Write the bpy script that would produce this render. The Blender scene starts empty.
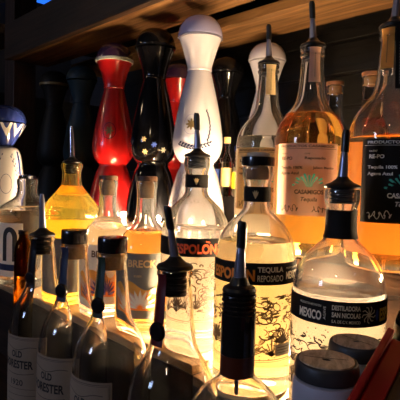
import bpy, math, random
from mathutils import Vector, Matrix
R = math.radians
random.seed(7)
C = bpy.context.scene.collection
sc = bpy.context.scene
sc.view_settings.view_transform = 'Standard'
sc.view_settings.look = 'None'
sc.view_settings.gamma = 1
sc.view_settings.exposure = 0.32
sc.view_settings.use_curve_mapping = False
try:
    sc.cycles.use_denoising = True
    sc.cycles.max_bounces = 24
    sc.cycles.transmission_bounces = 24
    sc.cycles.transparent_max_bounces = 24
    sc.cycles.glossy_bounces = 8
    sc.cycles.diffuse_bounces = 3
    sc.cycles.sample_clamp_indirect = 6
    sc.cycles.blur_glossy = 0.5
except Exception:
    pass

# ------------------------------------------------------------------ camera
CZ = 1.35; F = 480.0; PITCH = math.atan(20/480); ROLL = R(1.5)
PSI = R(46)                                     # view axis against the normal of the shelf
right0 = Vector((math.sin(R(44)), math.cos(R(44)), 0))
fwd0 = Vector((-math.sin(PSI), math.cos(PSI), 0))
fwd = (fwd0*math.cos(PITCH) - Vector((0, 0, 1))*math.sin(PITCH)).normalized()
up0 = right0.cross(fwd)
cr = right0*math.cos(ROLL) + up0*math.sin(ROLL)
cu = up0*math.cos(ROLL) - right0*math.sin(ROLL)
cam_d = bpy.data.cameras.new('camera'); cam = bpy.data.objects.new('camera', cam_d); C.objects.link(cam)
cam_d.sensor_width = 36; cam_d.lens = 36*F/400; cam_d.clip_start = .01
M4 = Matrix((cr, cu, -fwd)).transposed().to_4x4(); M4.translation = Vector((0, 0, CZ))
cam.matrix_world = M4
sc.camera = cam
cam_d.dof.use_dof = False

def spot(px, py, d, z=None):
    """ground position of a thing measured in the photograph at distance d"""
    v = Vector((0, 0, CZ)) + (fwd + cr*((px-200)/F) - cu*((py-200)/F))*d
    return Vector((v.x, v.y, v.z if z is None else CZ+z))

# ------------------------------------------------------------------ materials
def mat(name):
    m = bpy.data.materials.new(name); m.use_nodes = True
    nt = m.node_tree; nt.nodes.clear()
    out = nt.nodes.new('ShaderNodeOutputMaterial')
    return m, nt, out
def pbr(name, col, rough=.5, metal=0, coat=0, noise=0, nscale=60, bump=0, trans=0, ior=1.45, spec=.5, emit=None, estr=0):
    m, nt, out = mat(name)
    b = nt.nodes.new('ShaderNodeBsdfPrincipled'); nt.links.new(b.outputs[0], out.inputs[0])
    b.inputs['Base Color'].default_value = (*col, 1); b.inputs['Roughness'].default_value = rough
    b.inputs['Metallic'].default_value = metal; b.inputs['Coat Weight'].default_value = coat
    b.inputs['Transmission Weight'].default_value = trans; b.inputs['IOR'].default_value = ior
    b.inputs['Specular IOR Level'].default_value = spec
    if emit: b.inputs['Emission Color'].default_value = (*emit, 1); b.inputs['Emission Strength'].default_value = estr
    if noise or bump:
        tc = nt.nodes.new('ShaderNodeTexCoord'); n = nt.nodes.new('ShaderNodeTexNoise')
        n.inputs['Scale'].default_value = nscale; n.inputs['Detail'].default_value = 4
        nt.links.new(tc.outputs['Object'], n.inputs['Vector'])
        if noise:
            mx = nt.nodes.new('ShaderNodeMix'); mx.data_type = 'RGBA'
            mx.inputs[6].default_value = (*[c*(1-noise) for c in col], 1)
            mx.inputs[7].default_value = (*[min(1, c*(1+noise)) for c in col], 1)
            nt.links.new(n.outputs[0], mx.inputs[0]); nt.links.new(mx.outputs[2], b.inputs['Base Color'])
        if bump:
            bp = nt.nodes.new('ShaderNodeBump'); bp.inputs['Strength'].default_value = bump; bp.inputs['Distance'].default_value = .002
            nt.links.new(n.outputs[0], bp.inputs['Height']); nt.links.new(bp.outputs[0], b.inputs['Normal'])
    return m
def wood(name, c1, c2, rough=.5, stretch=(1, 14, 14), scale=6, bump=.4, spec=.4):
    m, nt, out = mat(name)
    b = nt.nodes.new('ShaderNodeBsdfPrincipled'); nt.links.new(b.outputs[0], out.inputs[0])
    b.inputs['Roughness'].default_value = rough; b.inputs['Specular IOR Level'].default_value = spec
    tc = nt.nodes.new('ShaderNodeTexCoord'); mp = nt.nodes.new('ShaderNodeMapping'); mp.inputs['Scale'].default_value = stretch
    n = nt.nodes.new('ShaderNodeTexNoise'); n.inputs['Scale'].default_value = scale; n.inputs['Detail'].default_value = 6; n.inputs['Distortion'].default_value = .6
    rp = nt.nodes.new('ShaderNodeValToRGB')
    rp.color_ramp.elements[0].position = .32; rp.color_ramp.elements[0].color = (*c1, 1)
    rp.color_ramp.elements[1].position = .68; rp.color_ramp.elements[1].color = (*c2, 1)
    nt.links.new(tc.outputs['Object'], mp.inputs[0]); nt.links.new(mp.outputs[0], n.inputs['Vector'])
    nt.links.new(n.outputs[0], rp.inputs[0]); nt.links.new(rp.outputs[0], b.inputs['Base Color'])
    bp = nt.nodes.new('ShaderNodeBump'); bp.inputs['Strength'].default_value = bump; bp.inputs['Distance'].default_value = .003
    nt.links.new(n.outputs[0], bp.inputs['Height']); nt.links.new(bp.outputs[0], b.inputs['Normal'])
    return m
def glass(name, col=(1, 1, 1), ior=1.46, rough=0.0):
    m, nt, out = mat(name)
    g = nt.nodes.new('ShaderNodeBsdfGlass'); g.inputs['Color'].default_value = (*col, 1)
    g.inputs['IOR'].default_value = ior; g.inputs['Roughness'].default_value = rough
    nt.links.new(g.outputs[0], out.inputs[0])
    return m
def glow_glass(name, haze, col=(.985, .985, .98)):
    """mostly clear bottle glass, with pale scatter mixed in to imitate an inner glow"""
    m, nt, out = mat(name)
    g = nt.nodes.new('ShaderNodeBsdfGlass'); g.inputs['Color'].default_value = (*col, 1); g.inputs['IOR'].default_value = 1.46; g.inputs['Roughness'].default_value = 0
    d = nt.nodes.new('ShaderNodeBsdfDiffuse'); t = nt.nodes.new('ShaderNodeBsdfTranslucent'); a = nt.nodes.new('ShaderNodeMixShader'); b = nt.nodes.new('ShaderNodeMixShader')
    for q in (d, t): q.inputs['Color'].default_value = (.9, .9, .88, 1)
    a.inputs[0].default_value = .6; b.inputs[0].default_value = haze
    nt.links.new(d.outputs[0], a.inputs[1]); nt.links.new(t.outputs[0], a.inputs[2])
    nt.links.new(g.outputs[0], b.inputs[1]); nt.links.new(a.outputs[0], b.inputs[2]); nt.links.new(b.outputs[0], out.inputs[0])
    return m
def liquid(name, col, dens):
    m, nt, out = mat(name)
    t = nt.nodes.new('ShaderNodeBsdfTransparent')
    v = nt.nodes.new('ShaderNodeVolumeAbsorption'); v.inputs['Color'].default_value = (*col, 1); v.inputs['Density'].default_value = dens
    nt.links.new(t.outputs[0], out.inputs['Surface']); nt.links.new(v.outputs[0], out.inputs['Volume'])
    return m
def paper(name, col, trans=.35, noise=.06):
    m, nt, out = mat(name)
    d = nt.nodes.new('ShaderNodeBsdfDiffuse'); t = nt.nodes.new('ShaderNodeBsdfTranslucent'); mx = nt.nodes.new('ShaderNodeMixShader')
    n = nt.nodes.new('ShaderNodeTexNoise'); n.inputs['Scale'].default_value = 180
    tc = nt.nodes.new('ShaderNodeTexCoord'); nt.links.new(tc.outputs['Object'], n.inputs['Vector'])
    cm = nt.nodes.new('ShaderNodeMix'); cm.data_type = 'RGBA'
    cm.inputs[6].default_value = (*[c*(1-noise) for c in col], 1); cm.inputs[7].default_value = (*[min(1, c*(1+noise)) for c in col], 1)
    nt.links.new(n.outputs[0], cm.inputs[0])
    for s in (d, t): nt.links.new(cm.outputs[2], s.inputs['Color'])
    mx.inputs[0].default_value = trans
    nt.links.new(d.outputs[0], mx.inputs[1]); nt.links.new(t.outputs[0], mx.inputs[2]); nt.links.new(mx.outputs[0], out.inputs[0])
    return m
def emis(name, col, s):
    m, nt, out = mat(name)
    e = nt.nodes.new('ShaderNodeEmission'); e.inputs[0].default_value = (*col, 1); e.inputs[1].default_value = s
    nt.links.new(e.outputs[0], out.inputs[0]); return m

M = dict(
    glass=glass('clear_glass', (.985, .985, .98)),
    hazy=glow_glass('glowing_clear_glass', .055),  # scatter stands in for the bulbs' glow inside the bottles
    hazyfront=glow_glass('faintly_glowing_glass', .003), hazyrear=glow_glass('lightly_glowing_glass', .018),
    amberglass=glass('amber_glass', (.50, .30, .09)),
    clear=liquid('clear_spirit', (1, .97, .85), 4),
    gold=liquid('gold_spirit', (1, .92, .20), 24),
    pale=liquid('pale_gold_spirit', (1, .90, .35), 14),
    amber=liquid('amber_spirit', (1, .76, .10), 34),
    orange=liquid('deep_amber_spirit', (1, .67, .05), 42),
    black=pbr('black_rubber', (.008, .008, .009), .35, coat=.2),
    blackpl=pbr('black_plastic', (.010, .008, .008), .22, coat=.5),
    blacklabel=pbr('black_label', (.010, .008, .007), .7, spec=.2),
    navy=pbr('navy_print', (.012, .02, .06), .4),
    green=pbr('dark_green_print', (.012, .03, .015), .4),
    redtape=pbr('dark_red_tape', (.10, .006, .008), .35),
    steel=pbr('steel', (.55, .55, .58), .18, metal=1),
    darksteel=pbr('dark_plated_metal', (.26, .26, .36), .22, metal=.55),
    cork=pbr('cork', (.42, .24, .11), .8, noise=.35, nscale=300, bump=.4),
    woodcap=wood('turned_wood', (.035, .014, .006), (.12, .05, .02), .45, (1, 1, 8), 40),
    browncap=pbr('brown_collar', (.085, .018, .008), .3, coat=.4),
    cream=paper('cream_paper', (.34, .25, .18), .1),
    salmon=paper('salmon_paper', (.80, .52, .36), .35),
    yellowp=paper('pale_yellow_paper', (.85, .66, .36), .5),
    whitep=paper('white_paper', (.8, .77, .70), .4),
    greyp=paper('slate_paper', (.20, .19, .17), .2),
    ink=pbr('black_ink', (.02, .016, .012), .6),
    brownink=pbr('brown_ink', (.10, .06, .03), .6),
    inkorange=pbr('orange_ink', (1.0, .27, .02), .5),
    inkred=pbr('red_orange_ink', (1.0, .12, .03), .5),
    inkwhite=pbr('white_ink', (.95, .9, .82), .5),
    inkcream=pbr('cream_ink', (.95, .85, .65), .5),
    inkgold=pbr('gold_ink', (.75, .50, .22), .4),
    inkyellow=pbr('yellow_ink', (.80, .50, .02), .5),
    inkgreen=pbr('sea_green_ink', (.08, .55, .40), .5),
    inkblue=pbr('blue_ink', (.03, .07, .35), .5),
    inkpurple=pbr('purple_ink', (.10, .05, .16), .5),
    leafblue=pbr('blue_glaze', (.006, .010, .045), .35, coat=.0),
    white=pbr('white_glaze', (.50, .48, .54), .22, coat=.5, noise=.03, nscale=20),
    lilac=pbr('cool_lit_lilac_glaze', (.30, .30, .50), .25, coat=.6),  # cool light on the white dome, put into its colour
    red=pbr('red_glaze', (.40, .006, .006), .28, coat=.6),
    purple=pbr('plum_glaze', (.035, .012, .04), .2, coat=.8),
    cobaltwhite=pbr('dimmed_white_glaze', (.20, .185, .18), .35, coat=.1), hazygold=glow_glass('yellow_glass', .04, (.99, .88, .45)),  # white glaze darkened to offset glare from the nearby bulbs
    lattice=pbr('tan_glaze_line', (.26, .20, .15), .4),
    band=pbr('speckled_cream_band', (.45, .42, .36), .5, noise=.4, nscale=400),
    blackgl=pbr('black_glaze', (.003, .003, .004), .07, coat=0, spec=.4),
    teal=pbr('slate_teal_glaze', (.006, .018, .028), .5, spec=.25),
    dullgreen=pbr('dark_olive_glaze', (.0025, .0025, .0023), .55, spec=.2),
    goldband=pbr('gold_band', (.16, .11, .04), .5, metal=.3),
    blueglaze=pbr('cobalt_glaze', (.008, .014, .07), .1, coat=.5),
    wood=wood('warm_pine_board', (.10, .045, .016), (.30, .155, .060), .55),
    darkwood=wood('dark_stained_wood', (.010, .005, .0035), (.034, .017, .010), .5),
    litdeck=wood('lit_pale_deck', (.26, .14, .06), (.62, .40, .22), .3, (2, 16, 16), 6, .2),  # deck top lightened to stand for the bulbs' glow on it
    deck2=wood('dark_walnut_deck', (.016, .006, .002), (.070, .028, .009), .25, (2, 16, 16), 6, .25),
    deck=wood('walnut_deck', (.09, .035, .012), (.32, .15, .055), .22, (2, 16, 16), 6, .25),
    plank=wood('dark_wall_plank', (.002, .0018, .002), (.007, .005, .005), .55),
    postwood=wood('post_wood', (.012, .006, .005), (.032, .016, .012), .5, (14, 14, 1)),
    plaster=pbr('dark_plaster', (.05, .045, .045), .8, noise=.2, nscale=4),
    floor=wood('floor_boards', (.05, .03, .02), (.12, .07, .04), .5, (1, 10, 10), 3),
    led=emis('warm_led', (1, .72, .42), 14000), led2=emis('soft_warm_led', (1, .70, .38), 2000),
    lamp=emis('lamp_glow', (1, .75, .48), 52),
    sky=emis('daylight', (.45, .60, 1), 22),
    bluesky=emis('blue_daylight', (.02, .16, 1), 1.1),
    frame=pbr('painted_frame', (.08, .07, .06), .5),
    lidrub=pbr('grey_rubber_lid', (.035, .034, .036), .45),
    lidtop=wood('worn_wooden_lid', (.40, .30, .20), (.75, .60, .44), .6, (3, 10, 1), 30, .3),
    jar=pbr('milky_plastic', (.42, .42, .50), .3, noise=.05),
    redpl=pbr('dark_red_plastic', (.42, .008, .018), .4, coat=.2),
    brownin=pbr('brown_card', (.16, .09, .05), .7, noise=.3, nscale=40),
)

M['backp'] = paper('glow_back_paper', (.92, .88, .78), .75)  # lets the bulbs through, so added back labels glow evenly
M['inkorangep'] = paper('orange_paper', (.90, .45, .10), .4)
# ------------------------------------------------------------------ object helpers
def link_mesh(name, vs, fs, m, parent=None, smooth=True, sharp=32):
    me = bpy.data.meshes.new(name); me.from_pydata([tuple(v) for v in vs], [], fs); me.update()
    if smooth:
        for p in me.polygons: p.use_smooth = True
        if sharp: me.set_sharp_from_angle(angle=R(sharp))
    me.materials.append(m)
    o = bpy.data.objects.new(name, me); C.objects.link(o)
    if parent: o.parent = parent
    return o
def tag(o, label=None, cat=None, group=None, kind=None):
    for k, v in (('label', label), ('category', cat), ('group', group), ('kind', kind)):
        if v: o[k] = v
    return o
def thing(name, label, cat, loc, group=None, facing=True, turn=0):
    o = bpy.data.objects.new(name, None); C.objects.link(o); o.empty_display_size = .01
    o.location = loc
    if facing: o.rotation_euler.z = math.atan2(-loc[1], -loc[0]) + turn     # local +X looks at the camera
    return tag(o, label, cat, group)
def chaikin(p, it=2):
    for _ in range(it):
        q = [p[0]]
        for a, b in zip(p, p[1:]):
            q += [(a[0]*.75+b[0]*.25, a[1]*.75+b[1]*.25), (a[0]*.25+b[0]*.75, a[1]*.25+b[1]*.75)]
        q.append(p[-1]); p = q
    return p
def rad(prof, z):
    """largest radius of a profile at height z"""
    best = 0
    for a, b in zip(prof, prof[1:]):
        lo, hi = min(a[1], b[1]), max(a[1], b[1])
        if lo-1e-9 <= z <= hi+1e-9:
            t = 0 if abs(b[1]-a[1]) < 1e-9 else (z-a[1])/(b[1]-a[1])
            best = max(best, a[0]+(b[0]-a[0])*t)
    return best
def lathe_data(prof, seg=72, flute=None, c=(0, 0)):
    vs, fs, rings = [], [], []
    for r, z in prof:
        if r < 1e-6: rings.append([len(vs)]); vs.append((c[0], c[1], z))
        else:
            rings.append(list(range(len(vs), len(vs)+seg)))
            for i in range(seg):
                a = 2*math.pi*i/seg
                rr = r*(1+flute(a, z)) if flute else r
                vs.append((c[0]+rr*math.cos(a), c[1]+rr*math.sin(a), z))
    for A, B in zip(rings, rings[1:]):
        if len(A) == 1 and len(B) == 1: continue
        for i in range(seg):
            j = (i+1) % seg
            if len(A) == 1: fs.append((A[0], B[j], B[i]))
            elif len(B) == 1: fs.append((A[i], A[j], B[0]))
            else: fs.append((A[i], A[j], B[j], B[i]))
    return vs, fs
def lathe(name, prof, m, parent, seg=72, flute=None, sharp=32, c=(0, 0)):
    vs, fs = lathe_data(prof, seg, flute, c)
    return link_mesh(name, vs, fs, m, parent, True, sharp)
def box_data(x0, x1, y0, y1, z0, z1):
    v = [(x, y, z) for x in (x0, x1) for y in (y0, y1) for z in (z0, z1)]
    f = [(0, 1, 3, 2), (4, 6, 7, 5), (0, 4, 5, 1), (2, 3, 7, 6), (0, 2, 6, 4), (1, 5, 7, 3)]
    return v, f
def join(*ds):
    vs, fs = [], []
    for v, f in ds:
        b = len(vs); vs += v; fs += [tuple(i+b for i in q) for q in f]
    return vs, fs
def box(name, dims, m, parent=None, bevel=0):
    v, f = box_data(*dims)
    o = link_mesh(name, v, f, m, parent, False)
    if bevel:
        b = o.modifiers.new('bevel', 'BEVEL'); b.width = bevel; b.segments = 2
    return o
def patch(name, prof, a0, a1, z0, z1, m, parent, eps=.0004, th=.0003, label=None):
    """a label wrapped on the bottle: a0..a1 in degrees, 0 towards the viewer"""
    na = max(4, int(abs(a1-a0)/4)); nz = 8
    vs, fs = [], []
    for e in (eps, eps+th):
        for i in range(na+1):
            a = R(a0+(a1-a0)*i/na)
            for j in range(nz+1):
                z = z0+(z1-z0)*j/nz; r = rad(prof, z)+e
                vs.append((r*math.cos(a), r*math.sin(a), z))
    n = (na+1)*(nz+1); I = lambda k, i, j: k*n+i*(nz+1)+j
    for i in range(na):
        for j in range(nz):
            fs.append((I(1, i, j), I(1, i+1, j), I(1, i+1, j+1), I(1, i, j+1)))
            fs.append((I(0, i, j), I(0, i, j+1), I(0, i+1, j+1), I(0, i+1, j)))
    for i in range(na):
        fs += [(I(0, i, 0), I(0, i+1, 0), I(1, i+1, 0), I(1, i, 0)), (I(0, i, nz), I(1, i, nz), I(1, i+1, nz), I(0, i+1, nz))]
    for j in range(nz):
        fs += [(I(0, 0, j), I(1, 0, j), I(1, 0, j+1), I(0, 0, j+1)), (I(0, na, j), I(0, na, j+1), I(1, na, j+1), I(1, na, j))]
    o = link_mesh(name, vs, fs, m, parent, True, 40)
    if label: o['label'] = label
    return o
# ---- flat artwork, later wrapped on a surface of revolution
_txt = {}
def text2d(s, w=None, h=None, bold=.0, cx=0, cz=0, shear=0):
    key = (s, bold)
    if key not in _txt:
        cu_ = bpy.data.curves.new('t', 'FONT'); cu_.body = s; cu_.size = 1; cu_.offset = bold; cu_.resolution_u = 3
        o = bpy.data.objects.new('t', cu_); C.objects.link(o); bpy.context.view_layer.update()
        me = bpy.data.meshes.new_from_object(o.evaluated_get(bpy.context.evaluated_depsgraph_get()))
        _txt[key] = ([(v.co.x, v.co.y) for v in me.vertices], [tuple(p.vertices) for p in me.polygons])
        bpy.data.objects.remove(o); bpy.data.meshes.remove(me); bpy.data.curves.remove(cu_)
    vs, fs = _txt[key]
    x0 = min(v[0] for v in vs); x1 = max(v[0] for v in vs); y0 = min(v[1] for v in vs); y1 = max(v[1] for v in vs)
    if h is None: h = w*(y1-y0)/(x1-x0)
    if w is None: w = h*(x1-x0)/(y1-y0)
    out = []
    for x, y in vs:
        yy = (y-y0)/(y1-y0)
        out.append((cx+((x-x0)/(x1-x0)-.5)*w+shear*(yy-.5)*h, cz+(yy-.5)*h))
    return out, fs
def stroke(pts, w, sub=.003):
    P = [pts[0]]
    for a, b in zip(pts, pts[1:]):
        L = math.hypot(b[0]-a[0], b[1]-a[1]); n = max(1, int(L/sub))
        for k in range(1, n+1): P.append((a[0]+(b[0]-a[0])*k/n, a[1]+(b[1]-a[1])*k/n))
    vs, fs = [], []
    for i, p in enumerate(P):
        a = P[max(0, i-1)]; b = P[min(len(P)-1, i+1)]
        dx, dy = b[0]-a[0], b[1]-a[1]; L = math.hypot(dx, dy) or 1
        nx, ny = -dy/L*w/2, dx/L*w/2
        vs += [(p[0]+nx, p[1]+ny), (p[0]-nx, p[1]-ny)]
        if i: k = 2*i; fs.append((k-2, k-1, k+1, k))
    return vs, fs
def poly2d(pts): return list(pts), [tuple(range(len(pts)))]
def ellipse2d(cx, cz, rx, rz, n=20, rot=0):
    c, s = math.cos(rot), math.sin(rot)
    return poly2d([(cx+rx*math.cos(t)*c-rz*math.sin(t)*s, cz+rx*math.cos(t)*s+rz*math.sin(t)*c) for t in [2*math.pi*i/n for i in range(n)]])
def ring2d(cx, cz, rx, rz, w, n=40):
    return stroke([(cx+rx*math.cos(2*math.pi*i/n), cz+rz*math.sin(2*math.pi*i/n)) for i in range(n+1)], w)
def leaf2d(cx, cz, L, W, rot):
    c, s = math.cos(rot), math.sin(rot)
    q = [(-L/2, 0), (-L/4, W*.4), (0, W/2), (L/4, W*.38), (L/2, 0), (L/4, -W*.38), (0, -W/2), (-L/4, -W*.4)]
    return poly2d([(cx+x*c-y*s, cz+x*s+y*c) for x, y in q])
def wrap(name, arts, prof, ang, z0, m, parent, eps=.0010, label=None, rref=None):
    vs2, fs = join(*arts)
    r0 = rref or rad(prof, z0)
    vs = []
    for x, z in vs2:
        zz = z0+z; r = rad(prof, zz)+eps; a = R(ang)+x/r0
        vs.append((r*math.cos(a), r*math.sin(a), zz))
    o = link_mesh(name, vs, fs, m, parent, False)
    if label: o['label'] = label
    return o

# ------------------------------------------------------------------ bottle pieces
def glass_body(prof, parent, m, level=None, wall=.003, base=.010, seg=96):
    inner = [(max(.001, r-wall), z) for r, z in prof if z > (level if level else base+.002)]
    inner.reverse()
    if level:
        end = [(rad(prof, level)-wall, level), (rad(prof, level)-wall-.001, level-.0006), (0, level-.0006)]
    else:
        rb = rad(prof, base+.003)-wall
        end = [(rb, base+.004), (rb*.85, base), (rb*.4, base+.004), (0, base+.006)]
    full = [(0, .002), (prof[0][0]*.6, .002)] + list(prof) + inner + end
    return lathe('glass_body', full, m, parent, seg)
def liquid_body(prof, parent, m, level, floor=.006, label=None):
    p = [(0, floor)]+[(r-.0022, z) for r, z in prof if floor <= z < level]
    p.insert(1, (rad(prof, floor)-.004, floor))
    p += [(rad(prof, level)-.0034, level-.0012), (0, level-.0012)]
    o = lathe('liquid', p, m, parent, 64)
    if label: o['label'] = label
    return o
def pourer(parent, z, rn, lean=0, L=.045, spout=None, tip=True, plug=.018, k=1.0, fr=None):
    """rubber stopper with a leaning spout; z is the height of the rim"""
    fr = fr or rn*1.08
    pr = [(0, z-plug)]
    n = 4
    for i in range(n):
        a = z-plug+(plug-.001)*i/n; b = z-plug+(plug-.001)*(i+1)/n
        pr += [(rn*.62, a+.0005), (rn*.74, a+.0012), (rn*.74, b-.0012), (rn*.62, b-.0005)]
    pr += [(rn*.7, z+.0006), (fr, z+.0006), (fr*1.02, z+.0022), (fr*.93, z+.0042), (fr*.62, z+.0062), (.0062*k, z+.0095), (.0050*k, z+.0115), (0, z+.0115)]
    body = lathe('pourer', pr, M['black'], parent, 48)
    body['label'] = 'black rubber pourer stopper'
    t = math.tan(R(lean))
    def tube(name, s0, s1, r0, r1, m, cap=True):
        vs, fs = [], []; seg = 20; ns = 8
        for i in range(ns+1):
            s = s0+(s1-s0)*i/ns; r = r0+(r1-r0)*i/ns
            if cap and i == ns: r *= .75
            for j in range(seg):
                a = 2*math.pi*j/seg
                vs.append((r*math.cos(a), s*t+r*math.sin(a), z+.010+s+(-.15*r*math.sin(a))))
        for i in range(ns):
            for j in range(seg):
                q = (j+1) % seg; fs.append((i*seg+j, i*seg+q, (i+1)*seg+q, (i+1)*seg+j))
        fs += [tuple(range(seg-1, -1, -1)), tuple(ns*seg+j for j in range(seg))]
        return link_mesh(name, vs, fs, m, body)
    sp = M['darksteel'] if spout is None else spout
    tube('spout', 0, L*(.56 if tip else 1), .0046*k, .0030*k, sp)['label'] = 'metal pouring spout'
    if tip: tube('spout_tip', L*.54, L, .0037*k, .0037*k, M['black'])
    return body
def cork(parent, z0, z1, r): return lathe('cork', chaikin([(0, z0), (r*.92, z0), (r, z0+.001), (r, z1), (0, z1)], 1), M['cork'], parent, 32)

# ------------------------------------------------------------------ whiskey bottles of the front row
T1, T2, T3 = -.352, -.212, -.088
OFP = chaikin([(.034, .000), (.039, .001), (.0405, .006), (.0405, .070), (.0405, .140), (.0395, .160), (.0355, .178), (.028, .192), (.0215, .203), (.0188, .220), (.0168, .248), (.0148, .262), (.0148, .266), (.0160, .267), (.0160, .2705), (.0150, .2725)], 2)
def whiskey(loc, label, year, strip, top, lean=0, group='label facing whiskey bottles in the front row', loff=-45):
    t = thing('whiskey_bottle', label, 'bottle', loc, 'square labelled whiskey bottles in the front row')
    glass_body(OFP, t, M['hazyfront'], None, wall=.0022)
    # the little spirit left in it
    lb = patch('label', OFP, loff-50, loff+50, .046, .150, M['cream'], t)
    r0 = .0409
    def fr(x0, x1, z0, z1, w): return stroke([(x0, z0), (x1, z0), (x1, z1), (x0, z1), (x0, z0)], w)
    arts = [fr(-.0335, .0335, -.0500, .0495, .0005), fr(-.0320, .0320, -.0485, .0480, .0003),
            text2d('OLD', w=.017, h=.0085, bold=.03, cx=0, cz=.0300),
            text2d('FORESTER', w=.046, h=.0105, bold=.03, cx=0, cz=.0170),
            text2d(year, w=.020, h=.0075, bold=.01, cx=0, cz=-.0060),
            stroke([(-.027+.054*i/16, .0385+.0032*math.sin(math.pi*i/16)*math.cos(math.pi*i/8)) for i in range(17)], .0006),
            stroke([(-.024+.048*i/16, .0065-.0022*math.sin(math.pi*i/16)) for i in range(17)], .0006),
            stroke([(-.026, -.014), (.026, -.014)], .0004), stroke([(-.026, -.022), (.026, -.022)], .0004),
            stroke([(-.022, -.030), (.022, -.030)], .0004), stroke([(-.022, -.038), (.022, -.038)], .0004)]
    wrap('label_print', arts, OFP, loff, .098, M['ink'], lb, rref=r0)
    # neck strip with a round seal
    st = patch('neck_strip', OFP, -62, -26, .208, .2700, strip, t, eps=.0005, th=.0004)
    rr = rad(OFP, .222)
    sm, sf = [], []
    vs, fs = lathe_data(chaikin([(0, .0035), (.0070, .0035), (.0082, .0022), (.0084, .0), (.0080, -.001), (0, -.001)], 1), 28)
    mt = Matrix.Rotation(R(-40), 4, 'Z') @ Matrix.Translation((rr+.0018, 0, .2210)) @ Matrix.Rotation(R(90), 4, 'Y')
    vs = [mt @ Vector(v) for v in vs]
    link_mesh('round_seal', vs, fs, M['blackpl'], t)
    if top == 'cap':
        lathe('cap', chaikin([(0, .2735), (.0150, .2735), (.0156, .2742), (.0156, .2885), (.0148, .2900), (0, .2900)], 1), M['blackpl'], t, 48)
        cork(t, .2555, .2733, .0118)
    else:
        pourer(t, .2725, .0150, lean, L=.046, tip=(top != 'metal'), plug=.024)
    return t
whiskey(spot(41, 350, .640, T1), 'whiskey bottle with slim metal pourer, leftmost of the cream labelled bottles in front', '1920', M['blackpl'], 'metal', -2)
whiskey(spot(73, 355, .573, T1), 'black capped whiskey bottle with navy neck strip, second from left in front row', '1910', M['navy'], 'cap')
whiskey(spot(110.5, 360, .512, T1), 'black capped whiskey bottle with dark green neck strip, third from left in front row', '1920', M['green'], 'cap', loff=-47)
whiskey(spot(172, 385, .431, T1), 'empty glass bottle with dark red neck strip and black pourer leaning left', '1870', M['redtape'], 'pourer', -10, loff=-47)

# ---- dark collared bottle nearest to the camera
p5 = chaikin([(r*.9, z+.003) for r, z in [(.038, -.003), (.0425, -.002), (.0445, .003), (.0445, .10), (.0445, .150), (.0430, .168), (.0380, .184), (.0290, .196), (.0190, .203), (.0135, .209), (.0118, .216), (.0118, .262), (.0128, .263), (.0128, .2665), (.0118, .268)]], 2)
t = thing('spirit_bottle', 'round shouldered clear bottle with black and brown collar, nearest to the camera', 'bottle', spot(236.5, 385, .352, T1))
glass_body(p5, t, M['hazyrear'], None, wall=.0022)
col = [(.0125, .2085), (.0136, .2085), (.0138, .2095), (.0138, .2240)]
lathe('lower_collar', [(r*.91, z+.003) for r, z in [(.0122, .2090), (.0137, .2085), (.0139, .2095), (.0139, .2235), (.0122, .2238)]], M['browncap'], t, 48)['label'] = 'dark red brown lower band of the collar'
thr = [(.0122, .2238), (.0137, .2238), (.0139, .2245), (.0139, .2530)]
for i in range(4):
    z = .2530+i*.0034
    thr += [(.0139, z), (.0131, z+.0008), (.0131, z+.0016), (.0139, z+.0026)]
thr += [(.0136, .2672), (.0122, .2678)]
lathe('screw_collar', [(r*.91, z+.003) for r, z in thr], M['blackpl'], t, 64)['label'] = 'ribbed black collar'
pourer(t, .2710, .0105, 1, L=.042, plug=.02, fr=.0122, k=1.0)
vs, fs = lathe_data([(0, .196), (.0016, .196), (.0016, .25), (0, .25)], 12)
link_mesh('air_tube', vs, fs, M['steel'], t)

# ------------------------------------------------------------------ black banded tequila bottles of the second row
EP = chaikin([(.036, 0), (.0415, .001), (.0435, .006), (.0435, .060), (.0435, .130), (.0428, .146), (.0395, .160), (.0320, .173), (.0225, .182), (.0160, .188), (.0138, .196), (.0136, .214), (.0150, .221), (.0165, .225), (.0165, .2345), (.0155, .236)], 2)
def line_art(seed, x0, x1, z0, z1):
    rnd = random.Random(seed); A = []
    # agave leaves, a big round hat, hatching and dots
    for k in range(7):
        cx = x0+(x1-x0)*(k+.5)/7; base = z0+rnd.uniform(.002, .014)
        for j in range(-3, 4):
            L = rnd.uniform(.016, .026); a = math.pi/2+j*.32
            A.append(stroke([(cx+math.cos(a)*L*s, base+math.sin(a)*L*s*(1-.15*abs(j)*s)) for s in (0, .35, .7, 1)], .0011))
            A.append(stroke([(cx+.0022*(j/3)+math.cos(a+.07)*L*s, base+math.sin(a+.07)*L*s*(1-.15*abs(j)*s)) for s in (.1, .5, .95)], .0008))
    for k in range(120):
        cx = rnd.uniform(x0, x1); cz = rnd.uniform(z0+.02, z1-.006); r = rnd.uniform(.002, .008); s0 = rnd.uniform(0, 6.28)
        A.append(stroke([(cx+r*math.cos(s0+i*.35), max(z0, min(z1, cz+r*.7*math.sin(s0+i*.35)))) for i in range(rnd.randint(6, 15))], rnd.choice((.0010, .0015))))
    for k in range(90):
        cx = rnd.uniform(x0, x1-.006); cz = rnd.uniform(z0+.004, z1-.008); a = rnd.uniform(.3, 1.2)
        for j in range(5):
            A.append(stroke([(cx+j*.0011, cz), (cx+j*.0011+.005*math.cos(a), cz+.005*math.sin(a))], .0006))
    for i in range(160):
        A.append(ellipse2d(rnd.uniform(x0, x1), rnd.uniform(z0, z1), .0007, .0006, 6))
    for cx in (x0*.55, x1*.45):
        for j in range(9):
            a = math.pi*(.08+.84*j/8)
            A.append(leaf2d(cx+math.cos(a)*.007, z0+.016+math.sin(a)*.008, .013, .0022, a))
    A.append(stroke([(x0, z0), (x1, z0)], .0007)); A.append(stroke([(x0, z0-.002), (x1, z0-.002)], .0004))
    return A
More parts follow.
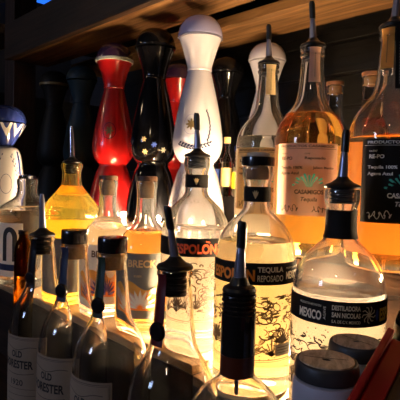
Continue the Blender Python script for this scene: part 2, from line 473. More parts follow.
def emblem(parent, prof, ang, z, s, m):
    q = [(-.5, .55), (-.28, .30), (-.16, .75), (0, .42), (.16, .75), (.28, .30), (.5, .55), (.34, -.05), (0, -.75), (-.34, -.05)]
    A = [poly2d([(x*s, y*s) for x, y in q])]
    wrap('emblem', A, prof, ang, z, m, parent, eps=.0012)
def tequila(loc, label, liq, level, liqname, turn, top, variant, artcol, seed):
    t = thing('tequila_bottle', label, 'bottle', loc, 'black banded tequila bottles in the second row')
    glass_body(EP, t, M['hazy'], level, wall=.003)
    liquid_body(EP, t, liq, level, label=liqname)
    bd = patch('band_label', EP, turn-120, turn+120, .1165, .1385, M['blacklabel'], t)
    r0 = .0439; z = .1275
    if variant == 'right':
        w1 = [text2d('MEXICO', w=.0235, h=.0085, bold=.035, cx=-.0255, cz=-.0030), text2d('PRODUCTO HECHO EN', w=.0225, h=.0020, cx=-.0255, cz=.0058),
              text2d('DESTILADORA', w=.0245, h=.0044, bold=.025, cx=.0075, cz=.0056), text2d('SAN NICOLAS', w=.0245, h=.0044, bold=.025, cx=.0075, cz=-.0006),
              text2d('S.A. DE C.V. MEXICO', w=.0245, h=.0026, bold=.01, cx=.0075, cz=-.0064),
              text2d('AGAVE', w=.0115, h=.0022, cx=-.0085, cz=.002)]
        w1[-1] = ([(-.0090-y+0, x+.0085) for x, y in w1[-1][0]], w1[-1][1])
        wrap('band_print', w1, EP, turn, z, M['inkcream'], bd, rref=r0)
        rnd = random.Random(3); A = []
        for k in range(9):
            a = k*2*math.pi/9
            A.append(stroke([(.028+.0018*math.cos(a), .0018*math.sin(a)), (.028+.0058*math.cos(a+.3), .0062*math.sin(a+.3)), (.028+.0070*math.cos(a+.6), .0074*math.sin(a+.6))], .0009))
        wrap('band_drawing', A+[ellipse2d(.028, 0, .002, .002, 10)], EP, turn, z, M['inkcream'], bd, rref=r0)
        wrap('blue_mark', [ellipse2d(.0375, -.001, .002, .0055, 12)], EP, turn, z, M['inkblue'], bd, rref=r0)
        wrap('yellow_lettering', [text2d('ESPOLON', w=.042, h=.0120, bold=.045, cx=.062, cz=-.0014), stroke([(.0725, .0078), (.0765, .0064)], .0018)], EP, turn, z, M['inkyellow'], bd, rref=r0)
    else:
        wrap('brand_lettering', [text2d('ESPOLON', w=.0520, h=.0120, bold=.045, cx=-.0235, cz=-.0014), stroke([(-.0115, .0078), (-.0065, .0064)], .0018)], EP, turn, z, artcol, bd, rref=r0)
        w2 = [text2d('TEQUILA', w=.0280, h=.0064, bold=.03, cx=.0190, cz=.0042), text2d('REPOSADO' if variant == 'reposado' else 'BLANCO', w=.0280, h=.0064, bold=.015, cx=.0190, cz=-.0042),
              text2d('MEXICO', w=.0240, h=.0080, bold=.035, cx=.0490, cz=-.002), text2d('PRODUCTO HECHO EN', w=.0235, h=.0018, cx=.0490, cz=.0055)]
        wrap('band_print', w2, EP, turn, z, M['inkcream'], bd, rref=r0)
    wrap('engraving_print', line_art(seed, -.078, .078, -.036, .036), EP, turn, .0765, M['brownink'] if variant != 'right' else M['ink'], t, eps=.0006, rref=r0)
    q = patch('batch_label', EP, turn+34 if variant != 'right' else turn-4, turn+62 if variant != 'right' else turn+50, .044 if variant != 'right' else .052, .056 if variant != 'right' else .104, M['whitep'], t, eps=.0012)
    w = [stroke([(-.009, .003-.0028*i), (.007-.002*(i % 2), .003-.0028*i)], .0005) for i in range(3)] if variant != 'right' else \
        [stroke([(-.017, .020-.0036*i), (.017-.004*(i % 3), .020-.0036*i)], .0006) for i in range(11)]
    wrap('small_print', w, EP, turn+48 if variant != 'right' else turn+23, .050 if variant != 'right' else .078, M['brownink'], q, eps=.0018, rref=r0)
    patch('glow_back_label', EP, 132, 228, .012, .112, M['backp'], t, eps=.0008)['label'] = 'pale translucent back label added to make the liquid glow'  # added behind the liquid to spread the bulb light
    nl = patch('neck_label', EP, -100, 100, .1985 if variant != 'right' else .190, .2145 if variant != 'right' else .2165, M['blacklabel'], t, eps=.0006)
    if variant != 'right': emblem(nl, EP, -7 if variant == 'reposado' else -2, .2062, .0062, M['inkgold'])
    if top == 'stopper':
        lathe('stopper_ring', chaikin([(0, .2364), (.0172, .2364), (.0178, .2372), (.0178, .2455), (.0170, .2464), (0, .2464)], 1), M['blackpl'], t, 48)
        lathe('stopper_top', chaikin([(0, .2466), (.0120, .2466), (.0125, .2474), (.0120, .2512), (0, .2515)], 1), M['whitep'], t, 32)['label'] = 'pale top of the stopper'
        cork(t, .222, .2362, .0120)
    else:
        pourer(t, .2360, .0155, top, L=.046, plug=.014)
    return t
tequila(spot(195, 250, .612, T2+.004), 'clear tequila bottle with red lettering on its black band, black pourer on top', M['clear'], .148, 'clear tequila', 32, -3, 'blanco', M['inkred'], 11)
tequila(spot(255, 268, .522, T2-.008), 'tequila bottle with pale gold liquid, orange lettering and closed black ringed stopper', M['pale'], .157, 'pale golden tequila', -3, 'stopper', 'reposado', M['inkorange'], 12)
tequila(spot(338, 300, .459, T2-.029), 'tequila bottle with band reading MEXICO and pourer, right of the orange lettered bottle', M['clear'], .142, 'pale tequila', 0, 2, 'right', M['inkyellow'], 13)

# ------------------------------------------------------------------ square shouldered tequila bottles behind (fan emblem)
KP = chaikin([(.034, 0), (.0395, .001), (.0425, .007), (.0425, .060), (.0425, .132), (.0415, .147), (.0375, .160), (.0300, .171), (.0215, .181), (.0170, .192), (.0150, .210), (.0133, .236), (.0130, .240), (.0150, .241), (.0150, .2435), (.0135, .2445), (.0135, .2465), (.0150, .2475), (.0150, .2510), (.0140, .252)], 2)
def sig(x, z, s, seed):
    rnd = random.Random(seed); P = []
    for i in range(60):
        u = i/59
        P.append((x+(u-.5)*s+.0016*math.sin(u*31), z+.0024*math.sin(u*23+seed)+.0018*math.sin(u*57)+.002*(u-.5)))
    return stroke(P, .0008, .0006)
def casa(loc, label, liq, level, lname, turn, lean, pap, ink, title, kind, strip):
    t = thing('tequila_bottle', label, 'bottle', loc, 'fan emblem tequila bottles in the third row')
    glass_body(KP, t, M['hazyrear'], level, wall=.003)
    liquid_body(KP, t, liq, level, label=lname)
    lb = patch('label', KP, turn-52, turn+52, .050, .1335, pap, t)
    A = [text2d('PRODUCTOS CASAMIGOS', w=.066, h=.0030, bold=.03, cz=.0375), stroke([(-.036, .0345), (.036, .0345)], .0004),
         text2d(title, w=.0145, h=.0040, bold=.035, cx=-.0235, cz=.0235), text2d(kind, w=.0235, h=.0040, bold=.035, cx=.0100, cz=.0235),
         text2d('CALIDAD', w=.008, h=.0016, cx=-.027, cz=.0290), text2d('CLASE', w=.006, h=.0016, cx=.001, cz=.0290),
         text2d('Tequila 100%', w=.0280, h=.0042, bold=.035, cx=-.0180, cz=.0125), text2d('Jalisco Mexico', w=.0250, h=.0038, bold=.03, cx=.0200, cz=.0125),
         text2d('Agave Azul', w=.0240, h=.0042, bold=.035, cx=-.0200, cz=.0060),
         text2d('CASAMIGOS', w=.0330, h=.0052, bold=.04, cx=.004, cz=-.0150), text2d('Tequila', w=.0190, h=.0062, bold=.02, shear=.25, cx=.004, cz=-.0240),
         sig(-.019, -.0345, .024, 2), sig(.020, -.0345, .024, 5)]
    wrap('label_print', A, KP, turn, .0925, ink, lb, eps=.0012, rref=.0429)
    fan = []
    for k in range(11):
        a = R(8+164*k/10); L = .0190 if k % 2 == 0 else .0165
        fan.append(poly2d([(.004, -.0095), (.004+L*math.cos(a-.07), -.0095+L*.82*math.sin(a-.07)), (.004+L*1.05*math.cos(a), -.0095+L*.86*math.sin(a)), (.004+L*math.cos(a+.07), -.0095+L*.82*math.sin(a+.07))]))
    wrap('fan_emblem', fan, KP, turn, .0925, M['inkgreen'], lb, eps=.0012, rref=.0429)['label'] = 'sea green agave fan'
    patch('glow_back_label', KP, 128, 232, .012, .135, M['backp'], t)  # added label, brightens the amber from behind
    s = patch('neck_strip', KP, strip-26, strip+26, .208, .2495, pap if pap is not M['blacklabel'] else M['inkorangep'], t, eps=.0008)
    wrap('neck_print', [text2d('I', w=.0008, h=.0012, cz=-.013+.0024*i) for i in range(12)], KP, strip, .228, M['ink'], s, eps=.0016)
    if pap is M['blacklabel']:
        s2 = patch('dark_neck_strip', KP, 8, 62, .186, .2495, M['blacklabel'], t, eps=.0008)
        wrap('neck_dots', [text2d('I', w=.0012, h=.0010, cz=-.026+.0030*i) for i in range(18)], KP, 24, .218, M['inkcream'], s2, eps=.0016)
    pourer(t, .2520, .0142, lean, L=.046, plug=.016)
    return t
casa(spot(266, 150, .680, T3), 'clear tequila bottle with pale label half hidden behind the salmon labelled one', M['clear'], .150, 'clear tequila', -12, -2, M['yellowp'], M['brownink'], 'BLANCO', 'Blanco', 15)
casa(spot(309, 160, .590, T3), 'amber tequila bottle with salmon label and green fan, black tipped pourer leaning left', M['amber'], .171, 'amber tequila', -4, -4, M['salmon'], M['brownink'], 'RE-PO', 'Reposado', 12)
casa(spot(389, 160, .510, T3), 'amber tequila bottle with black label at the right edge of the photo', M['orange'], .138, 'deep amber tequila', 16, 3, M['blacklabel'], M['inkwhite'], 'RE-PO', 'RE-PO-SA', -24)
# two more necks behind
CP = chaikin([(.032, 0), (.0365, .001), (.0380, .006), (.0380, .130), (.0360, .150), (.0290, .168), (.0190, .182), (.0140, .196), (.0125, .232), (.0125, .238), (.0140, .239), (.0140, .249), (.0130, .250)], 2)
for px, py, d, liq, lab in ((334, 120, .80, 'clear', 'corked clear bottle whose neck shows behind the salmon labelled bottle, to its right'), (370, 120, .725, 'orange', 'amber bottle whose neck shows just left of the black labelled one')):
    t = thing('spirit_bottle', lab, 'bottle', spot(px, py, d, T3))
    glass_body(CP, t, M['glass'], .12 if liq == 'clear' else .215, wall=.003); liquid_body(CP, t, M[liq], .12 if liq == 'clear' else .215)
    lathe('stopper', [(0, .2505), (.0145, .2505), (.0145, .2560), (0, .2560)], M['woodcap'], t, 32); cork(t, .236, .2503, .0105)

# ------------------------------------------------------------------ left half of the second row
BP = chaikin([(.033, 0), (.0385, .001), (.0400, .006), (.0400, .100), (.0390, .118), (.0330, .132), (.0230, .142), (.0160, .152), (.0142, .165), (.0138, .196), (.0150, .198), (.0150, .206), (.0138, .208)], 2)
def breck(loc, label, liq, level, lname, pap, ink, seed, top):
    t = thing('spirit_bottle', label, 'bottle', loc, 'sunrise labelled bottles in the second row')
    glass_body(BP, t, M['hazy'], level); liquid_body(BP, t, liq, level, label=lname)
    patch('glow_back_label', BP, 128, 232, .012, .112, M['backp'], t)  # added so the bottle looks lit from behind
    lb = patch('label', BP, -62, 46, .020, .110, pap, t)
    wrap('lettering', [text2d('BRECK', w=.040, h=.0105, bold=.03, cz=.0)], BP, -6, .096, ink, lb, eps=.0012, rref=.0404)
    wrap('small_print', [text2d('GIN' if pap is not M['greyp'] else 'BOURBON', w=.010, h=.0030, cz=-.0)], BP, -14, .0790, ink, lb, eps=.0012, rref=.0404)
    # hills and fan of leaves
    for k, (m, h0, ph) in enumerate(((M['inkorangep'], .004, .2), (M['salmon'], -.004, 1.6), (M['inkorange'], -.013, 2.6))):
        top_ = [(-.030+.060*i/20, h0+.0060*math.sin(math.pi*i/9+ph)) for i in range(21)]
        wrap('hill_print', [poly2d([(a[0], -.030), (b[0], -.030), b, a]) for a, b in zip(top_, top_[1:])], BP, -8, .062, m, lb, eps=.0010+.0003*k, rref=.0404)
    rays = [leaf2d(.014*math.cos(R(a)), -.030+.016*math.sin(R(a))+.004, .022, .0042, R(a)) for a in range(14, 170, 19)]
    wrap('leaf_fan_print', rays, BP, -8, .060, M['inkpurple'] if pap is not M['greyp'] else M['inkcream'], lb, eps=.0024, rref=.0404)
    if top == 'dark':
        lathe('stopper', chaikin([(0, .2084), (.0150, .2084), (.0148, .2090), (.0148, .2148), (.0142, .2155), (0, .2155)], 1), M['woodcap'], t, 40)
    cork(t, .184, .2082, .0105)
    return t
breck(spot(146, 225, .690, T2), 'amber whiskey bottle with slate coloured sunrise label, right of the pale one', M['amber'], .138, 'golden whiskey', M['greyp'], M['inkgold'], 4, 'dark')
breck(spot(107.5, 230, .763, T2), 'clear spirit bottle with pale sunrise label and wooden stopper', M['clear'], .150, 'clear spirit', M['whitep'], M['brownink'], 5, 'dark')

GP = chaikin([(.040, 0), (.0465, .001), (.0485, .006), (.0485, .100), (.0485, .152), (.0475, .160), (.0350, .176), (.0205, .192), (.0162, .200), (.0158, .222), (.0180, .226), (.0185, .233), (.0175, .2345)], 2)
t = thing('tequila_bottle', 'golden cone shouldered bottle with bare metal pourer, left in the second row', 'bottle', spot(71, 230, .838, T2))
glass_body(GP, t, M['hazygold'], .196); liquid_body(GP, t, M['gold'], .196, label='golden tequila')
patch('glow_back_label', GP, 128, 232, .012, .135, M['backp'], t)  # added to light up the golden liquid
lb = patch('label', GP, -70, 20, .020, .110, M['greyp'], t)
pourer(t, .2345, .0150, -2, L=.055, tip=False, spout=M['steel'])
PP = chaikin([(.044, 0), (.0500, .001), (.0520, .006), (.0520, .100), (.0520, .140), (.0500, .150), (.0420, .157), (.0260, .166), (.0195, .174), (.0185, .194), (.0200, .196), (.0200, .203), (.0185, .205)], 2)
t = thing('tequila_bottle', 'squat clear bottle with short wide neck at the left edge', 'bottle', spot(27, 235, .95, T2))
glass_body(PP, t, M['hazyrear'], .146); liquid_body(PP, t, M['clear'], .146, label='clear tequila')
lb = patch('label', PP, -85, -8, .020, .122, M['whitep'], t)
arch = [(-.011, -.034), (-.011, .010)]+[(-.011*math.cos(math.pi*i/10), .010+.016*math.sin(math.pi*i/10)) for i in range(1, 10)]+[(.011, .010), (.011, -.034)]
wrap('arch_mark', [stroke(arch, .0095)], PP, -36, .084, M['ink'], lb, eps=.0012, rref=.0524)
wrap('navy_stripe', [poly2d([(x, -.006), (x+.008, -.006), (x+.008, .006), (x, .006)]) for x in [-.040+.008*i for i in range(7)]], PP, -40, .038, M['navy'], lb, eps=.0012, rref=.0524)
lathe('stopper', chaikin([(0, .2054), (.0165, .2054), (.0170, .2066), (.0160, .2130), (0, .2135)], 1), M['glass'], t, 40)
# slim amber bottle in the front row
SP = chaikin([(.010, 0), (.0125, .001), (.0130, .004), (.0130, .225), (.0125, .240), (.0100, .250), (.0065, .256), (.0062, .262)], 2)
t = thing('spirit_bottle', 'slim dark amber bottle left of the metal pourer bottle', 'bottle', spot(23, 260, .735, T1))
glass_body(SP, t, M['amberglass'], .20, wall=.002, seg=48); liquid_body(SP, t, M['amber'], .20)
lathe('cap', [(0, .2622), (.0072, .2622), (.0072, .2685), (0, .2690)], M['blackpl'], t, 24)

# ------------------------------------------------------------------ tall ceramic decanters at the back
def sc_(pts, k): return [(r*k, z*k) for r, z in pts]
LOW = [(0, 0), (.050, 0), (.0550, .003), (.0548, .020), (.0520, .040), (.0460, .070), (.0380, .098), (.0335, .108), (.0310, .113), (.0310, .118), (.0350, .121), (.0415, .130), (.0460, .142), (.0475, .156), (.0470, .166), (.0425, .198), (.0345, .238), (.0275, .266), (.0222, .288)]
NECK = [(.0222, .2885), (.0236, .290), (.0228, .294), (.0235, .300), (.0265, .312), (.0320, .330), (.0380, .345), (.0400, .3500), (0, .3500)]
DOME = [(0, .3503), (.0405, .3503), (.0418, .3520), (.0418, .3560), (.0400, .366), (.0350, .377), (.0260, .386), (.0130, .391), (0, .392)]
def decanter(loc, label, k, mb, mn, md, band=None, flutes=True, name='ceramic_decanter', kz=None):
    t = thing(name, label, 'decanter', loc, 'tall ceramic decanters along the back')
    body = chaikin(sc_(LOW, k), 2); lathe('body', body, mb, t, 64)
    fl = (lambda a, z: .035*math.cos(9*a)*math.sin(max(0, min(1, (z/k-.292)/.05))*math.pi)) if flutes else None
    hd = lathe('stopper', chaikin(sc_(NECK, k), 2), mn, t, 72, fl, sharp=40)
    lathe('dome', chaikin(sc_(DOME, k), 2), md, hd, 64)
    if band: lathe('rim_band', sc_([(.0395, .3470), (.0424, .3478), (.0426, .3540), (.0395, .3545)], k), band, hd, 64)
    return t, body
t, wb = decanter(spot(197.5, 150, .925, T3), 'tall white ceramic decanter with dome tinted lilac for cool light, behind the red lettered bottle', 1.02, M['white'], M['white'], M['lilac'])
lathe('rim_line', sc_([(.040, .3492), (.0421, .3495), (.0421, .3508), (.040, .3512)], 1.02), M['darksteel'], [c for c in t.children if c.name.startswith('stopper')][0], 64)
A = []
rnd = random.Random(5)
for i in range(40):
    a = 2*math.pi*i/40
    if rnd.random() < .0: continue
wrap('medallion_ring', [ring2d(0, 0, .0150, .0185, .0010)], wb, -16, .190, M['lilac'], t, eps=.0008)
st = []
for k in range(8):
    a = k*math.pi/4; st.append(leaf2d(.0055*math.cos(a), .0055*math.sin(a), .012, .0042, a))
wrap('star_motif', st, wb, -16, .190, M['goldband'], t, eps=.0010)
for s in (-1, 1):
    for i in range(13):
        u = i/12; ang = -16+s*0
        x = s*(.018+.012*math.sin(u*math.pi)); z = -.022-.018*math.cos(u*math.pi)*.4-.020*u*0
    # sprays of small leaves
for i in range(22):
    u = i/21; x = -.030+.060*u; z = -.030-.008*math.sin(u*math.pi*1.0)
    A.append(leaf2d(x, z+(.003 if i % 2 else -.002), .0075, .0036, .7 if i % 2 else -.6))
for i in range(16):
    u = i/15; A.append(leaf2d(.024+.006*math.sin(u*3.1), -.024+.055*u, .0075, .0028, 1.2 if i % 2 else 2.0))
wrap('leaf_sprays', A, wb, -8, .185, M['leafblue'], t, eps=.0009, rref=.047)
A = []
for i in range(-7, 8):
    for s in (-1, 1):
        A.append(stroke([(i*.011-s*.022, -.030), (i*.011+s*.022, .030)], .0007))
wrap('lattice_lines', A, wb, 0, .072, M['lattice'], t, eps=.0008, rref=.047)
A = []
for i in range(14):
    A.append(leaf2d(-.055+.0085*i, .004*math.sin(i*1.3), .006, .0024, i*.9))
wrap('leaf_border', A, wb, 0, .044, M['leafblue'], t, eps=.0009, rref=.050)

t, rb = decanter(spot(113, 150, 1.105, T3), 'tall red ceramic decanter with plum dome and cream rim band', 1.005, M['red'], M['red'], M['purple'], M['band'], False)
wrap('gold_leaf_marks', [leaf2d(.005*math.cos(a), .005*math.sin(a), .012, .0045, a) for a in [k*math.pi/3 for k in range(6)]], rb, -12, .192, M['goldband'], t, eps=.001)
wrap('medallion_ring', [ring2d(0, 0, .0140, .0175, .0012)], rb, -12, .192, M['purple'], t, eps=.0008)
t, kb = decanter(spot(153, 150, 1.010, T3), 'tall glossy black ceramic decanter between the red and white ones', 1.02, M['blackgl'], M['blackgl'], M['blackgl'], None, False)
for nm, m, x, z in (('blue_leaf_marks', M['inkblue'], .002, .150), ('gold_leaf_marks', M['inkgold'], -.018, .160), ('gold_leaf_marks', M['inkgold'], -.016, .136), ('pale_leaf_marks', M['inkcream'], .020, .140)):  # small coloured leaf marks on the black body
    wrap(nm, [leaf2d(.003*math.cos(a), .003*math.sin(a), .007, .0028, a) for a in [k*math.pi/3+z for k in range(6)]], kb, R(1)*0+math.degrees(x/.045), z*1.045, m, t, eps=.001)
decanter(spot(81, 130, 1.30, T3), 'slate teal ceramic decanter left of the red one', .985, M['teal'], M['teal'], M['teal'], None, False)
decanter(spot(54, 130, 1.40, T3), 'near black decanter with dull gold rim band, leftmost at the back', 1.0, M['dullgreen'], M['dullgreen'], M['dullgreen'], M['goldband'], False)
decanter(spot(266, 100, 1.10, T3), 'white ceramic decanter with grey white dome, behind the clear tequila bottle', 1.03, M['white'], M['white'], M['white'])
decanter(spot(226, 100, 1.19, T3), 'glossy black decanter in shade right of the tall white one', 1.0, M['blackgl'], M['blackgl'], M['blackgl'], None, False)
decanter(spot(178, 100, 1.27, T3), 'dark red decanter peeping out just left of the tall white one', 1.0, M['red'], M['red'], M['purple'], None, False)

# cobalt and white decanter at the left edge
t = thing('ceramic_decanter', 'white and cobalt painted decanter with leafy body at the left edge', 'decanter', spot(6, 180, 1.13, T3), None)
BB = chaikin([(r*.86, z*.9) for r, z in [(0, 0), (.046, 0), (.050, .003), (.050, .03), (.047, .09), (.040, .140), (.034, .160), (.028, .168), (.016, .172)]], 2)
lathe('body', BB, M['cobaltwhite'], t, 64)
HB = chaikin([(0, .1555), (.014, .1555), (.018, .162), (.030, .184), (.041, .204), (.0445, .209), (0, .209)], 2)
hd = lathe('stopper', HB, M['blueglaze'], t, 64)
lathe('dome', chaikin([(0, .2095), (.044, .2095), (.0445, .213), (.042, .226), (.034, .240), (.020, .249), (0, .252)], 2), M['blueglaze'], hd, 64)
pet = []
for i in range(9):
    x = (i-4)*.0270
    pet.append(poly2d([(x-.0125, .019), (x-.0105, .008), (x, -.012), (x+.0105, .008), (x+.0125, .019)]))
wrap('petal_skirt', pet, HB, 0, .188, M['cobaltwhite'], hd, eps=.0012, rref=.040)
A = []
for sx in (-1, 1):
    for i in range(22):
        u = i/21; x = sx*(.030-.022*math.sin(u*1.6)); z = -.060+.125*u
        x = sx*(.012+.020*math.cos((u-.45)*2.6))
        A.append(leaf2d(x+(.003 if i % 2 else -.003), z*.88, .0075, .0034, (1.1 if i % 2 else 2.1)))
A.append(ring2d(0, -.01, .014, .022, .0012))
wrap('leaf_garland', A, BB, 0, .078, M['leafblue'], t, eps=.001, rref=.046)
wrap('side_bands', [poly2d([(s*.040-.004, z), (s*.040+.004, z), (s*.040+.004, z+.01), (s*.040-.004, z+.01)]) for s in (-1, 1) for z in [-.075+.01*i for i in range(14)]], BB, 0, .078, M['blueglaze'], t, eps=.0012, rref=.046)

# small bottles on a black riser
box('display_riser', (-.068, .045, -.018, .018, 0, .056), M['blackpl'])
o = bpy.data.objects['display_riser']; pz = spot(235, 195, .99, T3); o.location = pz; o.rotation_euler.z = 0
tag(o, 'low black riser under the miniature bottles', 'riser')
MP = chaikin([(.007, 0), (.0088, .001), (.0090, .004), (.0090, .052), (.0080, .060), (.0045, .068), (.0040, .080), (.0048, .081), (.0045, .084)], 2)
for i, (dx, liq, lm, nm, k) in enumerate(((-.052, 'orange', 'inkblue', 'miniature bottle with bright blue label, leftmost on the riser', 1.25), (-.022, 'amber', 'inkgold', 'miniature bottle with gold label, middle on the riser', 1.3), (.006, 'gold', 'inkyellow', 'miniature bottle with yellow label, rightmost on the riser', 1.1), (.032, 'clear', 'inkpurple', 'miniature bottle with dark label at the hidden end of the riser', 1.1))):
    loc = Vector((pz.x+dx, pz.y-.004, CZ+T3+.056))
    t = thing('miniature_bottle', nm, 'bottle', loc, 'miniature bottles on the black riser')
    pr = [(r*k, z*k) for r, z in MP]
    glass_body(pr, t, M['glass'], .055*k, wall=.0015, base=.004, seg=32); liquid_body(pr, t, M[liq], .055*k, floor=.003)
    patch('label', pr, -80, 80, .015*k, .045*k, M[lm], t)
    lathe('cap', [(0, .0842*k), (.0056*k, .0842*k), (.0056*k, .094*k), (0, .094*k)], M['blueglaze'] if i in (0, 2) else M['inkgold'], t, 20)

# ------------------------------------------------------------------ lidded pots and red scoop, lower right
def pot(loc, label, k=1.0, cut=20):
    t = thing('lidded_pot', label, 'pot', loc, 'milky pots with worn wooden lids')
    H = .088
    lathe('body', chaikin([(0, 0), (.019*k, 0), (.0212*k, .002), (.0215*k, .010), (.0215*k, H-.004), (.0200*k, H-.001), (0, H-.001)], 2), M['jar'], t, 64)
    ld = lathe('lid', chaikin([(0, H-.0008), (.0195*k, H-.0008), (.0203*k, H), (.0206*k, H+.004), (.0200*k, H+.0085), (.0190*k, H+.0100), (.0180*k, H+.0100), (.0175*k, H+.0092), (0, H+.0092)], 1), M['lidrub'], t, 64)
    lathe('lid_disc', [(.0028*k, H+.0094), (.0174*k, H+.0094), (.0174*k, H+.0104), (.0028*k, H+.0102), (.0026*k, H+.0096)], M['lidtop'], ld, 64)
    v, f = stroke([(-.014*k, -.002), (-.006*k, -.001), (.004*k, .0015), (.013*k, .004)], .0008)
    c, s = math.cos(R(cut)), math.sin(R(cut))
    link_mesh('lid_crack', [(x*c-y*s, x*s+y*c, H+.0107) for x, y in v], f, M['ink'], ld, False)
    return t
PZ = -.2140
pot(spot(327, 349, .308, PZ+.003), 'milky pot with worn wooden lid nearest to the camera', 1.0, 80)
pot(spot(356.5, 336, .367, PZ-.004), 'milky pot with worn wooden lid behind the nearer pot', 1.0, 40)
# caddy they stand on
cz = CZ+PZ
a = spot(327, 349, .308, 0); b = spot(356, 336, .367, 0)
box('counter_block', (a.x-.024, b.x+.22, a.y-.030, b.y+.026, CZ+T1, CZ+PZ-.004), M['darkwood'], None, .002)
tag(bpy.data.objects['counter_block'], 'dark wooden block under the two milky pots', 'block')
# red edged holder leaning beside the pots
def camp(px, py, d): return spot(px, py, d)
A_ = camp(350, 396, .265); B_ = camp(387, 331, .318)
e1 = (B_-A_); L1 = e1.length; e1.normalize()
e2 = (cr*.62 - cu*.30 - fwd*.55); e2 = (e2-e1*e2.dot(e1)).normalized()
e3 = e1.cross(e2).normalized()
if e3.z < 0: e3 = -e3
t = thing('card_holder', 'dark red edged brown holder leaning at the lower right corner', 'holder', A_, None, facing=False)
MM = Matrix((e1, e2, e3)).transposed().to_4x4()
def local_box(name, x0, x1, y0, y1, z0, z1, m, par, bev=.0012):
    v, f = box_data(x0, x1, y0, y1, z0, z1)
    o = link_mesh(name, [MM @ Vector(p) for p in v], f, m, par, False)
    b = o.modifiers.new('bevel', 'BEVEL'); b.width = bev; b.segments = 2
    return o
Lx = L1
local_box('back_wall', -.050, Lx, 0, .0045, -.020, .004, M['redpl'], t)['label'] = 'dark red raised rim'
local_box('tray', -.050, Lx-.002, .0047, .016, -.020, -.0015, M['redpl'], t)['label'] = 'dark red sloping face'
local_box('card_stack', -.048, Lx-.004, .0162, .060, -.020, -.0045, M['brownin'], t)['label'] = 'brown cards inside the holder'
t = thing('wine_bottle', 'black bottle cut off by the right edge beside the pots', 'bottle', spot(413, 330, .43, T2-.029), None)
WP = chaikin([(0, 0), (.0165, 0), (.0175, .003), (.0175, .105), (.0150, .122), (.0085, .136), (.0080, .160), (0, .161)], 2)
lathe('glass_body', WP, M['blackpl'], t, 40)

# ------------------------------------------------------------------ tiers, shelf, room (the setting)
def struct(name, dims, m):
    o = box(name, dims, m, None, .0015); o['kind'] = 'structure'; return o
U0, U1 = -1.75, .75
n2, n3 = .372, .474
struct('trim_1', (U0, U1, .16, n3-.02, CZ+T1-.35, CZ+T1-.001), M['darkwood'])      # front deck
for o_ in ():
    pass
def pos_n(px, d): return spot(px, 250, d, 0)
us = [spot(195, 250, .612, 0).x, spot(255, 268, .522, 0).x, spot(338, 300, .459, 0).x]
m1 = (us[0]+us[1])/2; m2 = (us[1]+us[2])/2; m0 = (us[0]+spot(146, 225, .69, 0).x)/2
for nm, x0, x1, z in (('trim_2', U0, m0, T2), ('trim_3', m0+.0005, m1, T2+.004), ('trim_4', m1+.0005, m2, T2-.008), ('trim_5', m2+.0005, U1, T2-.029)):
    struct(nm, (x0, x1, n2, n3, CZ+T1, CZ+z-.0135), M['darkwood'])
    struct(nm.replace('trim_', 'trim_3') , (x0, x1, n2, n3, CZ+z-.0130, CZ+z-.0008), M['deck2'] if nm == 'trim_5' else M['litdeck'])  # treads pale as if lit, left dark at the right end
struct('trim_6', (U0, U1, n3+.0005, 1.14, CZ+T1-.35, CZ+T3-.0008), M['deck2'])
# overhead shelf: fascia and two boards
struct('trim_7', (-1.43, U1, .568, .585, CZ+.337, CZ+.438), M['darkwood'])
struct('trim_8', (-1.43, U1, .5855, .705, CZ+.340, CZ+.362), M['wood'])
struct('trim_9', (-1.43, U1, .782, .910, CZ+.340, CZ+.362), M['wood'])
struct('trim_10', (-1.43, U1, .5855, 1.14, CZ+.400, CZ+.415), M['plank'])
# post at the left end
pp = spot(20, 100, 1.50, 0)
struct('trim_11', (pp.x-.035, pp.x+.035, pp.y-.035, pp.y+.035, CZ+T3, CZ+1.2), M['postwood'])
pq = spot(-8, 35, 1.62, 0)
struct('trim_12', (pq.x-.40, pq.x+.055, pq.y-.05, pq.y+.10, CZ+.470, CZ+.500), M['wood'])
# room
WX0, WX1, WY0, WY1 = -3.2, 2.2, -3.0, 1.15
def room(name, dims, m):
    v, f = box_data(*dims); o = link_mesh(name, v, f, m, None, False); o['kind'] = 'structure'; return o
room('floor', (WX0, WX1, WY0, WY1+.6, -.1, 0), M['floor'])
room('ceiling', (WX0, WX1, WY0, WY1+.6, 2.8, 2.9), M['plaster'])
room('wall_left', (WX0-.1, WX0, WY0, WY1+.6, 0, 2.8), M['plaster'])
room('wall_right', (WX1, WX1+.1, WY0, WY1+.6, 0, 2.8), M['plaster'])
room('wall_front', (WX0, WX1, WY0-.1, WY0, 0, 2.8), M['plaster'])
room('wall_back', (-1.78, WX1, WY1, WY1+.1, 0, 2.8), M['plank'])
for i in range(7):
    z = CZ-.05+i*.085
    o = box('trim_%d' % (20+i), (-1.78, U1, WY1-.006, WY1-.001, z, z+.078), M['plank'], None, .002); o['kind'] = 'structure'
room('wall_back_left', (WX0, -1.78, WY1+.6, WY1+.7, 0, 2.8), M['plaster'])
room('wall_side', (-1.86, -1.78, .55, WY1+.6, 0, CZ+.30), M['plank'])
# counter under the front deck
box('back_bar_counter', (U0, U1, .16, 1.14, .0, CZ+T1-.352), M['darkwood'], None, .004)
tag(bpy.data.objects['back_bar_counter'], 'dark wooden back bar under the stepped bottle tiers', 'counter')
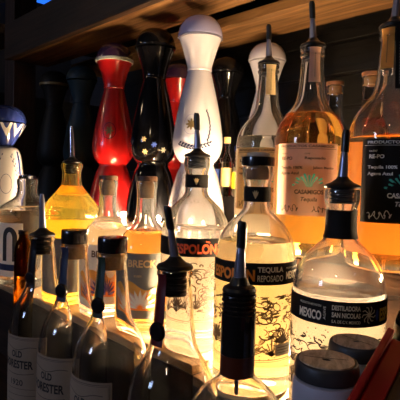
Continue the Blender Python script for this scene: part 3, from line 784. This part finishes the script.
# blue daylight window far behind on the left
def window(name, o3, ux, uz, w, h, m, fm):
    """o3 centre, ux unit along, frame and pane"""
    n = ux.cross(uz)
    def bx(a0, a1, b0, b1, c0, c1):
        v, f = box_data(a0, a1, b0, b1, c0, c1)
        return [tuple(o3+ux*p[0]+n*p[1]+uz*p[2]) for p in v], f
    t_ = .05
    d = join(bx(-w/2-t_, -w/2, -.02, .02, -h/2-t_, h/2+t_), bx(w/2, w/2+t_, -.02, .02, -h/2-t_, h/2+t_), bx(-w/2, w/2, -.02, .02, -h/2-t_, -h/2), bx(-w/2, w/2, -.02, .02, h/2, h/2+t_), bx(-.015, .015, -.02, .02, -h/2, h/2))
    o = link_mesh(name, d[0], d[1], fm, None, False); o['kind'] = 'structure'
    p = bx(-w/2, w/2, -.006, .006, -h/2, h/2)
    q = link_mesh('pane', p[0], p[1], m, o, False)
    return o
window('window_1', Vector((WX0+.05, 1.42, 2.62)), Vector((0, 1, 0)), Vector((0, 0, 1)), .30, .22, M['bluesky'], M['frame'])
window('window_2', Vector((-1.2, WY0+.05, 2.0)), Vector((1, 0, 0)), Vector((0, 0, 1)), .50, .56, M['sky'], M['frame'])
# pendant lamps behind the viewer
for i, (x, y, z, lab) in enumerate(((.35, -1.0, 2.20, 'warm pendant lamp over the bar, nearer the right wall'), (-1.75, -.7, 2.25, 'warm pendant lamp over the bar, further left'))):
    t = thing('pendant_lamp', lab, 'lamp', (x, y, z), 'pendant lamps over the bar', facing=False)
    lathe('bulb', chaikin([(0, -.045), (.03, -.045), (.045, -.01), (.03, .03), (.014, .05), (0, .05)], 2), M['lamp'], t, 32)
    lathe('lamp_shade', [(.018, .06), (.06, .05), (.12, -.02), (.123, -.02), (.063, .055), (.018, .066)], M['blackpl'], t, 40)
    lathe('cord', [(0, .05), (.004, .05), (.004, 2.8-z), (0, 2.8-z)], M['black'], t, 10)
# warm fairy lights at the foot of the risers
def string_light(label, y, z, x0, x1, m, step=.042, r=.0042, seed=1):
    t = thing('string_light', label, 'light', (x0, y, z), 'warm string lights behind the bottles', facing=False)
    rnd = random.Random(seed); n = int((x1-x0)/step); bv, bf = lathe_data([(0, -r*1.5)]+[(r*math.sin(a), -r*1.5*math.cos(a)) for a in (.5, 1.0, 1.57, 2.1, 2.6)]+[(0, r*1.5)], 12)
    first = None; pts = []
    for i in range(n):
        x = i*step+rnd.uniform(-.006, .006)
        if first is None:
            first = b = link_mesh('bulb', bv, bf, m, t, True, 0)
        else:
            b = first.copy(); C.objects.link(b); b.parent = t
        b.location = (x, 0, .0075)
        pts.append((x, .0, 0))
    vs, fs = [], []; k = 6; N = n*4
    for i in range(N):
        x = i*step/4; zz = -.0012
        for q in range(k):
            a = 2*math.pi*q/k; vs.append((x, .0012*math.cos(a), zz+.0012*math.sin(a)))
    for i in range(N-1):
        for q in range(k): w_ = (q+1) % k; fs.append((i*k+q, i*k+w_, (i+1)*k+w_, (i+1)*k+q))
    link_mesh('wire', vs, fs, M['black'], t, True, 0)
    return t
string_light('glowing string of warm bulbs behind the second row of bottles', n3-.0065, CZ+T2+.0065, -.89, -.23, M['led'], seed=2)
string_light('glowing string of warm bulbs in front of the ceramic decanters', .588, CZ+T3+.0025, -.97, -.08, M['led2'], seed=3)
# world: a faint cool ambient
w = bpy.data.worlds.new('world'); sc.world = w; w.use_nodes = True
w.node_tree.nodes['Background'].inputs[0].default_value = (.3, .4, .6, 1); w.node_tree.nodes['Background'].inputs[1].default_value = .02
